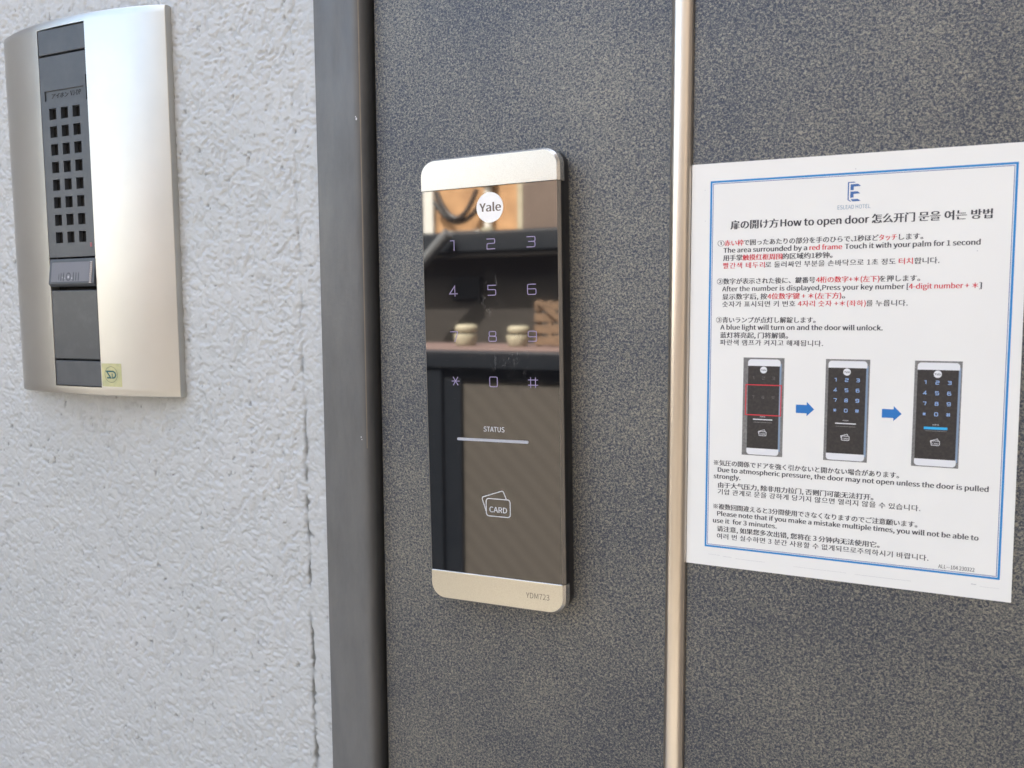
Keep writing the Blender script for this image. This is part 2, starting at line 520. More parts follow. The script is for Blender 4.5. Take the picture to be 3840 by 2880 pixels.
# things across the walkway
M_floor, t, b = new_mat("concrete_floor", (0.36, 0.34, 0.31), 0.7)
t.links.new(ramp(t, noise(t, coords(t), 3, 6, 0.6), [(0.3, (0.30, 0.285, 0.26)), (0.7, (0.42, 0.40, 0.365))]), b.inputs["Base Color"])
M_ground, t, b = new_mat("asphalt_ground", (0.08, 0.08, 0.08), 0.9)
t.links.new(ramp(t, noise(t, coords(t), 2, 6, 0.6), [(0.3, (0.06, 0.06, 0.06)), (0.7, (0.12, 0.115, 0.11))]), b.inputs["Base Color"])
M_darksteel, t, b = new_mat("dark_navy_steel", (0.018, 0.022, 0.030), 0.45)
t.links.new(ramp(t, noise(t, coords(t), 30, 4), [(0.3, (0.009, 0.012, 0.017)), (0.7, (0.014, 0.017, 0.022))]), b.inputs["Base Color"])
M_panel, t, b = new_mat("taupe_panel", (0.30, 0.26, 0.215), 0.55)
pw = t.nodes.new("ShaderNodeTexWave"); pw.inputs["Scale"].default_value = 9; pw.inputs["Distortion"].default_value = 0.6; pw.bands_direction = 'DIAGONAL'
t.links.new(coords(t), pw.inputs["Vector"])
t.links.new(ramp(t, pw.outputs["Fac"], [(0.0, (0.092, 0.081, 0.068)), (1.0, (0.112, 0.099, 0.084))]), b.inputs["Base Color"])
M_shutter, t, b = new_mat("brown_shutter", (0.075, 0.062, 0.053), 0.5)
t.links.new(ramp(t, noise(t, coords(t, (0.3, 1, 4)), 12, 4), [(0.3, (0.044, 0.038, 0.033)), (0.7, (0.056, 0.049, 0.043))]), b.inputs["Base Color"])
M_ochre, t, b = new_mat("ochre_render", (0.55, 0.30, 0.13), 0.8)
t.links.new(ramp(t, noise(t, coords(t), 6, 5), [(0.3, (0.36, 0.20, 0.095)), (0.7, (0.54, 0.31, 0.15))]), b.inputs["Base Color"])
M_brownwall, t, b = new_mat("brown_render", (0.19, 0.13, 0.10), 0.8)
t.links.new(ramp(t, noise(t, coords(t), 5, 5), [(0.3, (0.13, 0.094, 0.074)), (0.7, (0.16, 0.116, 0.092))]), b.inputs["Base Color"])
M_cream, t, b = new_mat("cream_paint", (0.60, 0.54, 0.38), 0.6)
t.links.new(ramp(t, noise(t, coords(t), 20, 4), [(0.3, (0.38, 0.34, 0.24)), (0.7, (0.45, 0.41, 0.30))]), b.inputs["Base Color"])
M_pinkledge, t, b = new_mat("pinkish_coping", (0.30, 0.19, 0.16), 0.7)
t.links.new(ramp(t, noise(t, coords(t), 18, 4), [(0.3, (0.16, 0.105, 0.09)), (0.7, (0.20, 0.132, 0.115))]), b.inputs["Base Color"])
M_greywall, t, b = new_mat("pale_house_wall", (0.62, 0.60, 0.55), 0.8)
t.links.new(ramp(t, noise(t, coords(t), 4, 5), [(0.3, (0.58, 0.56, 0.51)), (0.7, (0.66, 0.64, 0.59))]), b.inputs["Base Color"])
M_beige, t, b = new_mat("beige_render", (0.28, 0.235, 0.185), 0.8)
t.links.new(ramp(t, noise(t, coords(t), 5, 5), [(0.3, (0.26, 0.215, 0.17)), (0.7, (0.31, 0.26, 0.21))]), b.inputs["Base Color"])
M_strut, t, b = new_mat("dull_galvanised_steel", (0.16, 0.165, 0.17), 0.5, 0.3)
M_timber, t, b = new_mat("weathered_timber", (0.33, 0.20, 0.11), 0.7)
t.links.new(ramp(t, noise(t, coords(t, (1, 1, 6)), 14, 5), [(0.3, (0.13, 0.082, 0.05)), (0.7, (0.24, 0.155, 0.095))]), b.inputs["Base Color"])
M_cable, t, b = new_mat("black_hose", (0.02, 0.02, 0.022), 0.5)
M_windowglass, t, b = new_mat("dark_window_glass", (0.03, 0.035, 0.04), 0.05)

# ================================================================== LARGE STRUCTURE
# walkway floor (top at z = 0) and the ground below it
fl = MB().box(-6000, 6000, -2120, 300, -Z0 - 150, -Z0).build("walkway_floor", M_floor)
tag(fl, kind="structure")
gr = MB().box(-60000, 60000, -80000, 40000, -Z0 - 3400, -Z0 - 3200).build("ground", M_ground)
tag(gr, kind="structure")

# rendered wall left of the door, with real relief
def vnoise(X, Zc, cell, seed):
    r = np.random.RandomState(seed)
    L = r.rand(256, 256)
    gx, gz = X / cell, Zc / cell
    ix, iz = np.floor(gx).astype(int), np.floor(gz).astype(int)
    fx, fz = gx - ix, gz - iz
    fx = fx * fx * fx * (fx * (fx * 6 - 15) + 10); fz = fz * fz * fz * (fz * (fz * 6 - 15) + 10)
    a = L[ix % 256, iz % 256]; b_ = L[(ix + 1) % 256, iz % 256]
    c = L[ix % 256, (iz + 1) % 256]; d = L[(ix + 1) % 256, (iz + 1) % 256]
    return (a * (1 - fx) + b_ * fx) * (1 - fz) + (c * (1 - fx) + d * fx) * fz

def axis(a, b, fine, lo, hi, coarse):
    L = []
    if lo < a: L += list(np.linspace(lo, a, max(2, int((a - lo) / coarse)), endpoint=False))
    L += list(np.arange(a, b, fine)) + [b]
    if hi > b: L += list(np.linspace(b, hi, max(3, int((hi - b) / coarse)))[1:])
    return np.array(L)

W_Y = -6.0
xs = axis(-620, -239.0, 0.7, -2600, -239.0, 60)
zs = axis(-470, 225, 0.7, -Z0, 1750, 60)
GX, GZ = np.meshgrid(xs, zs, indexing='ij')
wx = GX + 3.0 * (vnoise(GX, GZ, 9, 3) - 0.5); wz = GZ + 3.0 * (vnoise(GX, GZ, 9, 4) - 0.5)
a1 = vnoise(wx, wz, 4.7, 11); a2 = vnoise(wx * 0.9 + wz * 0.3, wz, 2.5, 12); a3 = vnoise(wx, wz + wx * 0.2, 1.35, 13)
big = vnoise(GX, GZ, 30, 15)
h = 0.45 * a1 + 0.37 * a2 + 0.18 * a3
edge = np.abs(h - 0.47)
plate_ = 1.0 / (1.0 + np.exp(-(h - 0.44) * 22.0))          # flattened lumps with steep rims
H = 0.50 * plate_ + 0.5 * (a3 - 0.5) * (0.35 + 0.65 * big) + 0.35 * (a2 - 0.5)
wob = -257.6 - 0.008 * (GZ + 120) + 2.2 * (vnoise(GX * 0 + 5, GZ, 14, 21) - 0.5) + 1.8 * (vnoise(GX * 0 + 9, GZ, 3.5, 22) - 0.5)
low = np.clip((40 - GZ) / 320.0, 0.0, 1.0)
br = np.clip(vnoise(GX * 0 + 2, GZ, 9, 23) * 1.7 - 0.25, 0, 1)
gw = 0.8 + 1.6 * vnoise(GX * 0 + 3, GZ, 3.1, 24) ** 2
groove = np.exp(-((GX - wob) / gw) ** 2) * (0.25 + 0.75 * low) * (0.12 + 0.88 * br)
smoothband = 1.0 - 0.45 * (1 / (1 + np.exp(-(GX - wob) / 1.5))) * (0.4 + 0.6 * low)     # flatter filler beside the frame
DY = -(H * smoothband * 1.1 - groove * 1.3)
pits = np.clip((vnoise(GX, GZ, 5.3, 31) - 0.86) / 0.1, 0, 1) * np.clip((vnoise(GX, GZ, 1.9, 32) - 0.55) / 0.2, 0, 1)
DY += pits * 0.6
dirt = np.clip(groove * (0.35 + 0.65 * br) * 1.5 * (0.35 + 0.65 * low) + pits * 0.5, 0, 0.9)
crev = np.clip((0.42 - h) / 0.12, 0, 1) * np.clip((vnoise(GX, GZ, 18, 33) - 0.35) / 0.3, 0, 1)
dirt = np.clip(dirt + 0.13 * crev, 0, 0.9)
# run-off stain under the door station
un = np.clip((-122 - GZ) / 6, 0, 1) * np.exp(-np.clip(-124 - GZ, 0, 999) / 14.0) * np.clip((GX + 530) / 30, 0, 1) * np.clip((-352 - GX) / 12, 0, 1)
dirt = np.clip(dirt + un * 0.20 * (0.5 + vnoise(GX, GZ, 7, 34)), 0, 0.9)
nx, nz = GX.shape
V = np.stack([GX, W_Y + DY, GZ], -1).reshape(-1, 3) / 1000.0
V[:, 2] += Z0 / 1000.0
idx = np.arange(nx * nz).reshape(nx, nz)
F = np.stack([idx[:-1, :-1], idx[1:, :-1], idx[1:, 1:], idx[:-1, 1:]], -1).reshape(-1, 4)
me = bpy.data.meshes.new("rendered_wall")
me.vertices.add(len(V)); me.vertices.foreach_set("co", V.ravel())
me.loops.add(F.size); me.loops.foreach_set("vertex_index", F.ravel().astype(np.int32))
me.polygons.add(len(F)); me.polygons.foreach_set("loop_start", np.arange(0, F.size, 4, dtype=np.int32))
me.update(calc_edges=True)
me.polygons.foreach_set("use_smooth", np.ones(len(F), dtype=bool))
ca = me.attributes.new("dirt", 'FLOAT', 'POINT'); ca.data.foreach_set("value", dirt.ravel().astype(np.float32))
me.materials.append(M_wall)
wall = bpy.data.objects.new("rendered_wall", me); C.objects.link(wall)
tag(wall, "off-white rendered wall with lumpy knocked-down texture and a cracked joint beside the dark door frame", "wall")
wb = MB().box(-2600, -239.0, 12, 260, -Z0, 1750).build("wall_core", M_wall, wall)
wb2 = MB().box(961, 6000, -6, 260, -Z0, 1750).build("wall_core", M_wall, wall)
wb3 = MB().box(-239.0, 960, 40, 260, 905, 1750).build("wall_core", M_wall, wall)
wb4 = MB().box(-6000, -2600, -6, 260, -Z0, 1750).build("wall_core", M_wall, wall)

# door frame
fr = thing("door_frame", -222, 0, -Z0, "dark grey painted steel door frame between the rendered wall and the speckled door", "door frame")
prof = [(-240.2, 30), (-240.2, -8.6), (-239.2, -9.8), (-237.5, -10.2), (-212.0, -10.2), (-209.6, -10.0), (-207.7, -9.3), (-206.3, -7.9), (-205.7, -6.0), (-205.6, -2.5), (-206.4, -0.5), (-206.4, 30)]
def jamb(mb, pr, z0, z1):
    n = len(pr)
    v = [(x, y, z0) for x, y in pr] + [(x, y, z1) for x, y in pr]
    mb.add(v, [(k, (k + 1) % n, n + (k + 1) % n, n + k) for k in range(n)] + [tuple(range(n)), tuple(range(2 * n - 1, n - 1, -1))])
mb = MB(); jamb(mb, prof, -Z0, 870); j = mb.build("jamb", M_frame, fr)
j.data.polygons.foreach_set("use_smooth", [len(p.vertices) == 4 for p in j.data.polygons])
j.modifiers.new("split", 'EDGE_SPLIT').split_angle = math.radians(35)
mb = MB(); jamb(mb, [(1240 - 480 - x - 480 + 240, y) for x, y in prof], -Z0, 870)
mb.build("jamb", M_frame, fr, bevel=0.5)
MB().box(-240.2, 761, -10.0, 30, 870.2, 905).build("head", M_frame, fr, bevel=0.8)
MB().box(-206.6, 730, 26, 40, -Z0, 870).build("rebate", M_gap, fr)
# corner highlight of the jamb, put in as a thin beige strip
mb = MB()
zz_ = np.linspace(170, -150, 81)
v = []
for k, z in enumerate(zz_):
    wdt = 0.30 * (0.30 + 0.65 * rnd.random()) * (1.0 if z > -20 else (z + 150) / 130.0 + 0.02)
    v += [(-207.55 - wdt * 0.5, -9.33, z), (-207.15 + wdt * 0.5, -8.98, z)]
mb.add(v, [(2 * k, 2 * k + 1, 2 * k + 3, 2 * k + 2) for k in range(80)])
mb.build("painted_corner_highlight", M_highlight, fr)
# tiny paint chips on the jamb
mb = MB()
for (x, z, r_) in ((-209.5, 50, 0.55), (-210.0, 51.3, 0.3), (-211, -143, 0.3), (-210.5, -144.5, 0.25)):
    mb.poly([(x + r_ * math.cos(a) * (1 + .3 * rnd.random()), z + 1.5 * r_ * math.sin(a)) for a in np.linspace(0, 2 * math.pi, 9)[:-1]], -10.23)
mb.build("paint_chip", M_silverprint, fr)

# door leaf
dr = thing("entrance_door", 250, 0, -Z0, "dark speckled vinyl-clad door carrying the black keypad lock and the notice", "door")
MB().box(-202.6, -20.7, 0, 26, -Z0 + 8, 866).build("door_panel", M_door, dr, bevel=0.8)
MB().box(-9.9, 726, 0.0, 26, -Z0 + 8, 866).build("door_panel", M_door, dr, bevel=0.8)
# champagne cover strip: low rounded profile
n = 22
pr = [(-20.9, 3.0)]
for k in range(n + 1):
    a = math.pi * k / n
    pr.append((-15.3 - 5.6 * math.cos(a) * 1.0, 0.4 - 4.6 * (math.sin(a) ** 0.75)))
pr.append((-9.7, 3.0))
mb = MB(); jamb(mb, pr, -Z0 + 8, 866)
st = mb.build("cover_strip", M_gold, dr, smooth=True)
st.data.polygons.foreach_set("use_smooth", [len(p.vertices) == 4 for p in st.data.polygons])
st.modifiers.new("split", 'EDGE_SPLIT').split_angle = math.radians(50)

# ================================================================== DOOR STATION
ic = thing("door_intercom", -443, W_Y, -124, "champagne silver curved door intercom with slate speaker grille, at the left on the rendered wall", "intercom")
Pp = [(-528.0, -6.2), (-524.5, -9.2), (-515, -12.8), (-498, -17.2), (-482, -20.3), (-469, -22.0), (-446, -23.2), (-422, -22.9), (-400, -21.2), (-380, -17.9), (-366, -14.2), (-358.6, -11.6)]
px_, py_ = np.array([q[0] for q in Pp]), np.array([q[1] for q in Pp])
def prof_y(x):
    x = min(max(x, px_[0]), px_[-1])
    k = int(np.clip(np.searchsorted(px_, x) - 1, 0, len(px_) - 2))
    def tan(i):
        if i == 0: return (py_[1] - py_[0]) / (px_[1] - px_[0])
        if i == len(px_) - 1: return (py_[-1] - py_[-2]) / (px_[-1] - px_[-2])
        return (py_[i + 1] - py_[i - 1]) / (px_[i + 1] - px_[i - 1])
    hh = px_[k + 1] - px_[k]; s_ = (x - px_[k]) / hh
    return ((2 * s_**3 - 3 * s_**2 + 1) * py_[k] + (s_**3 - 2 * s_**2 + s_) * hh * tan(k) + (-2 * s_**3 + 3 * s_**2) * py_[k + 1] + (s_**3 - s_**2) * hh * tan(k + 1))
IZ0, IZ1 = -124.0, 138.6
HX0, HX1, HZ0, HZ1 = -470.4, -421.6, -118.3, 133.4
xa = sorted(set(list(np.linspace(-528, HX0, 16)) + list(np.linspace(HX0, HX1, 9)) + list(np.linspace(HX1, -358.6, 16))))
rimz = [(IZ0, 1.0), (IZ0 + 0.35, 0.3), (IZ0 + 1.0, 0.0)]
za = [(IZ0, 0.9), (IZ0 + 0.3, 0.3), (IZ0 + 0.9, 0.0), (HZ0, 0), (HZ1, 0), (IZ1 - 0.9, 0), (IZ1 - 0.3, 0.3), (IZ1, 0.9)]
def shell_pt(x, z, d):
    y = prof_y(x) + d
    e = -358.6 - x
    if e < 0.3: y += 0.3 * (1 - max(e, 0) / 0.3) ** 2
    return (x, min(y, W_Y - 0.2), z)
xs2 = sorted(set([round(q, 4) for q in xa] + [-358.7, -358.8, -358.9, -359.3]))
mb = MB()
v = [shell_pt(x, z, d) for x in xs2 for z, d in za]
nz_ = len(za)
f = []
for i in range(len(xs2) - 1):
    for j in range(nz_ - 1):
        xm = (xs2[i] + xs2[i + 1]) / 2
        if HX0 < xm < HX1 and j == 3:
            continue
        f.append((i * nz_ + j, (i + 1) * nz_ + j, (i + 1) * nz_ + j + 1, i * nz_ + j + 1))
mb.add(v, f)
sh = mb.build("front_plate", M_plate, ic, smooth=True)
# sides of the plate
mb = MB()
yb = W_Y + 1.5
for (z, d) in ((IZ0, 0.9), (IZ1, 0.9)):
    pts = [shell_pt(x, z, d) for x in xs2]
    for i in range(len(pts) - 1):
        mb.quad([pts[i], pts[i + 1], (pts[i + 1][0], yb, z), (pts[i][0], yb, z)])
pr_ = [shell_pt(-358.6, z, d) for z, d in za]
for i in range(len(pr_) - 1):
    mb.quad([pr_[i], pr_[i + 1], (-358.6, yb, pr_[i + 1][2]), (-358.6, yb, pr_[i][2])])
# reveal of the insert opening
for xx in (HX0, HX1):
    mb.quad([(xx, prof_y(xx), HZ0), (xx, prof_y(xx), HZ1), (xx, -15, HZ1), (xx, -15, HZ0)])
for zz in (HZ0, HZ1):
    hx = [q for q in xs2 if HX0 - .01 <= q <= HX1 + .01]
    for i in range(len(hx) - 1):
        mb.quad([(hx[i], prof_y(hx[i]), zz), (hx[i + 1], prof_y(hx[i + 1]), zz), (hx[i + 1], -15, zz), (hx[i], -15, zz)])
mb.build("plate_rim", M_plate, ic)
MB().box(-526, -360.5, -6.9, -4.5, IZ0 + 1.5, IZ1 - 1.5).build("gasket", M_gap, ic)
MB().box(HX0, HX1, -15, -14, HZ0, HZ1).build("chassis", M_gap, ic)

# insert tiles
X0, X1 = -469.3, -422.3
def tile(name, z0, z1, mat=M_insert, y=-22.2, bev=0.5):
    return MB().box(X0, X1, y, -15.5, z0, z1).build(name, mat, ic, bevel=bev)
tile("blank_tile", 115.9, 132.9)
tile("blank_tile", -117.8, -99.6)
tile("call_button", -98.6, -48.9, M_button, -22.5, 0.8)

def holed(mb, x0, x1, z0, z1, holes, y, yb, hb):
    """plate with real rectangular openings; hb = depth of the opening walls"""
    xs_ = sorted({x0, x1} | {q for h_ in holes for q in h_[:2]})
    zs_ = sorted({z0, z1} | {q for h_ in holes for q in h_[2:]})
    for i in range(len(xs_) - 1):
        for j_ in range(len(zs_) - 1):
            xm, zm = (xs_[i] + xs_[i + 1]) / 2, (zs_[j_] + zs_[j_ + 1]) / 2
            if any(h_[0] < xm < h_[1] and h_[2] < zm < h_[3] for h_ in holes):
                continue
            mb.quad([(xs_[i], y, zs_[j_]), (xs_[i + 1], y, zs_[j_]), (xs_[i + 1], y, zs_[j_ + 1]), (xs_[i], y, zs_[j_ + 1])])
    for (a, b_, c, d) in holes + [(x0, x1, z0, z1)]:
        for p, q in (((a, c), (b_, c)), ((b_, c), (b_, d)), ((b_, d), (a, d)), ((a, d), (a, c))):
            mb.quad([(p[0], y, p[1]), (q[0], y, q[1]), (q[0], hb, q[1]), (p[0], hb, p[1])])
cols = [-457.9, -446.0, -434.1]
rows_ = [74.95 - 12.34 * k for k in range(8)]
holes = [(cx - 3.6, cx + 3.6, cz - 3.9, cz + 3.9) for cx in cols for cz in rows_]
holes.append((-423.6, -422.3, 81.6, 98.6))
label_ = (-465.3, -425.6, 84.3, 91.1)
mb = MB()
holed(mb, X0, X1, -25.4, 114.4, holes + [label_], -22.3, -15, -19.0)
mb.build("speaker_grille", M_insert, ic)
MB().box(X0 + .3, X1 - .3, -18.8, -17, -25, 83.8).build("speaker_mesh", M_gap, ic)
MB().box(X0 + .3, X1 - .3, -18.8, -17, 93, 114).build("speaker_mesh", M_gap, ic)
np_ = MB().box(label_[0], label_[1], -21.4, -19.5, label_[2], label_[3]).build("name_recess", M_insert, ic)
mb = MB()
add_text(mb, "アイホン", -459.6, -442.8, 85.9, 4.0, -21.45, 0.05, shear=0.22)
add_text(mb, "VJ-DP", -440.2, -429.6, 86.0, 4.7, -21.45, 0.02)
mb.build("engraved_name", M_gap, np_)
MB().box(-427.1, -425.0, -22.42, -22.0, -19.0, -16.0).build("red_tab", M_red, ic, bevel=0.3)
# illuminated name lens: wedge leaning out at its foot
mod = thing  # (kept simple: parts below)
mb = MB()
zt, zb = -26.6, -46.4
v = [(X0 + .2, -22.3, zt), (X1 - .2, -22.3, zt), (X1 - .2, -24.7, zb + 2), (X0 + .2, -24.7, zb + 2), (X0 + .2, -23.2, zb), (X1 - .2, -23.2, zb),
     (X0 + .2, -15, zt), (X1 - .2, -15, zt), (X1 - .2, -15, zb), (X0 + .2, -15, zb)]
mb.add(v, [(0, 1, 2, 3), (3, 2, 5, 4), (6, 7, 1, 0), (4, 5, 8, 9), (0, 3, 4, 9, 6), (1, 7, 8, 5, 2)])
lh = mb.build("lens_housing", M_insert, ic, bevel=0.5)
def wy(z, off=0.0):      # front plane of the wedge
    return -22.3 - 2.4 * (zt - z) / (zt - zb - 2) - off
lx0, lx1, lz0, lz1 = -466.4, -427.4, -43.0, -29.1
MB().add([(lx0, wy(lz1, .18), lz1), (lx1, wy(lz1, .18), lz1), (lx1, wy(lz0, .18), lz0), (lx0, wy(lz0, .18), lz0),
          (lx0, wy(lz1, -.2), lz1), (lx1, wy(lz1, -.2), lz1), (lx1, wy(lz0, -.2), lz0), (lx0, wy(lz0, -.2), lz0)],
         [(0, 1, 2, 3), (0, 4, 5, 1), (1, 5, 6, 2), (2, 6, 7, 3), (3, 7, 4, 0)]).build("lens", M_lens, lh)
mb = MB()
# icon under the lens: ring between upright bars
for k, (cx, hh, wd) in enumerate(((-458.2, 2.0, .8), (-455.9, 2.7, 1.0), (-453.4, 3.0, 1.1), (-443.2, 3.0, 1.1), (-440.6, 2.9, .9), (-438.0, 2.9, .9))):
    zc = -39.6
    mb.quad([(cx - wd / 2, wy(zc + hh, .22), zc + hh), (cx + wd / 2, wy(zc + hh, .22), zc + hh), (cx + wd / 2, wy(zc - hh, .22), zc - hh), (cx - wd / 2, wy(zc - hh, .22), zc - hh)])
ring = []
for rr in (3.0, 2.1):
    ring.append([(-448.3 + 0.85 * rr * math.cos(a), -39.5 + rr * math.sin(a)) for a in np.linspace(0, 2 * math.pi, 21)[:-1]])
v = [(x, wy(z, .22), z) for r_ in ring for x, z in r_]
mb.add(v, [(k, (k + 1) % 20, 20 + (k + 1) % 20, 20 + k) for k in range(20)])
mb.build("lens_mark", M_lensdark, lh)
mb = MB()
for (cx, cz, rr) in ((-448.3, -39.7, 0.9), (-454.6, -40, .45), (-444.6, -40.6, .6), (-452, -40.6, .4)):
    v = [(cx + rr * math.cos(a), wy(cz + rr * math.sin(a), .24), cz + rr * math.sin(a)) for a in np.linspace(0, 2 * math.pi, 11)[:-1]]
    mb.add(v, [tuple(range(10))])
mb.build("lens_mark", M_lenspale, lh)
mb = MB()
for k in range(11):
    zc = -29.6 - 1.42 * k
    mb.cyl((-426.7, wy(zc, 0.1), zc), (-424.7, wy(zc, 0.1), zc), 0.52, n=8)
mb.build("rib", M_rib, lh)
# foil sticker beside the bottom tile, following the curve
sk_x = np.linspace(-420.9, -402.9, 7)
mb = MB()
v = [(x, prof_y(x) - 0.12, z) for x in sk_x for z in (-117.3, -100.9)]
mb.add(v, [(2 * k, 2 * k + 2, 2 * k + 3, 2 * k + 1) for k in range(6)])
sk = mb.build("foil_sticker", M_sticker, ic, smooth=True)
def sxy(x, y): return (-412.25 + (x - 755) * .0206, -108.7 - (y - 950) * .0150)
mb = MB()
for pts, wd, yo, mi in (([sxy(*q) for q in ((570, 1105), (735, 1105), (560, 800), (850, 800), (930, 860), (960, 960), (930, 1050), (870, 1105), (800, 1110))], 1.05, .26, 0),
                        ([sxy(*q) for q in ((800, 890), (803, 1085))], .75, .24, 0)):
    s_ = MB().stroke(pts, wd, 0)
    mb.add([(x, prof_y(x) - yo, z) for x, _, z in s_.v], s_.f, 0)
s_ = MB().stroke([sxy(755 + 275 * math.cos(a), 950 + 370 * math.sin(a)) for a in np.linspace(0, 2 * math.pi, 33)[:-1]], 0.32, 0, closed=True)
mb.add([(x, prof_y(x) - .22, z) for x, _, z in s_.v], s_.f, 1)
mb.build("certification_mark", None, sk, mats=[M_green, M_ring])

# ================================================================== KEYPAD LOCK (built upright in its own frame, then turned 0.88 degrees as it hangs)
lk = thing("keypad_lock", -162.78, 0, 3.51, "black glass touch keypad door lock with silver end caps on the speckled door", "door lock")
lk.rotation_euler = (0, -math.radians(0.88), 0)
UC = 41.75
T, Bv = 16.35, -239.2
YF = -14.0
def ring_full(ex, r):
    return rrect(-ex, 83.5 + ex, Bv - ex, T + ex, (r, r, r, r), 10)
mb = MB()
loft(mb, [(ring_full(1.35, 9.4), -11.2), (ring_full(1.7, 9.7), -9.2), (ring_full(2.1, 10), -2.0), (ring_full(1.5, 9.5), 0.0)])
body = mb.build("lock_body", M_blackpl, lk, local=True, smooth=True)
body.modifiers.new("split", 'EDGE_SPLIT').split_angle = math.radians(30)
# glass slab
def ring_mid(ex, r=0):
    return rrect(-ex, 83.5 + ex, -222.75, -0.25, (0, 0, 0, 0))
mb = MB(); loft(mb, [(ring_mid(0), YF + .15), (ring_mid(0), YF + .5)], cap1=False)
gl = MB(); gl.poly(ring_mid(0), YF); gl.build("touch_glass", M_glass, lk, local=True)
mb = MB(); loft(mb, [(ring_mid(0), YF), (ring_mid(1.3), -12.3), (ring_mid(1.4), -11.0)], cap0=False)
mb.build("glass_edge", M_glassedge, lk, local=True)
mb = MB(); loft(mb, [(ring_mid(1.4), -11.3), (ring_mid(1.85), -8.0)], cap0=False)
mb.build("side_trim", M_blackpl, lk, local=True)
# end caps: flat face, bright chamfer, wrapped side
def cap(top):
    def o_(ex, r):
        if top: return rrect(-ex, 83.5 + ex, 0.1, T + ex, (0, 0, r, r), 10)
        return rrect(-ex, 83.5 + ex, Bv - ex, -223.1, (r, r, 0, 0), 10)
    mb = MB()
    loft(mb, [(o_(0, 8.6), YF - 0.30), (o_(0.18, 8.8), YF - 0.12)], cap1=False)
    c_ = mb.build("end_cap", M_cap, lk, local=True)
    mb = MB()
    loft(mb, [(o_(0.28, 8.8), YF - 0.05), (o_(1.4, 9.4), -12.5), (o_(1.95, 9.8), -7.8)], cap0=True)
    e_ = mb.build("cap_edge", M_chrome, c_, local=True, smooth=True)
    e_.modifiers.new("split", 'EDGE_SPLIT').split_angle = math.radians(25)
    return c_
capt = cap(True); capb = cap(False)
capt["label"] = "silver top end of the lock"; capb["label"] = "silver bottom end of the lock with the model number"
# polished lip along the top of the bottom cap
MB().box(-0.1, 83.5, YF - .42, YF + .3, -223.35, -222.85).build("cap_lip", M_chrome, capb, local=True, bevel=0.15)
mb = MB(); add_text(mb, "YDM723", 61.3, 75.6, -232.7, 4.3, YF - 0.36, -0.004)
mb.build("model_number", M_engrave, capb, local=True)
# badge
mb = MB()
mb.poly([(43.35 + 8.25 * math.cos(a), -11.85 + 8.35 * math.sin(a)) for a in np.linspace(0, 2 * math.pi, 49)[:-1]], YF - 0.04)
bd = mb.build("badge", M_white, lk, local=True)
mb = MB(); add_text(mb, "Yale", 36.9, 49.9, -14.0, 6.3, YF - 0.08, 0.022)
mb.build("badge_lettering", M_badgetext, bd, local=True)
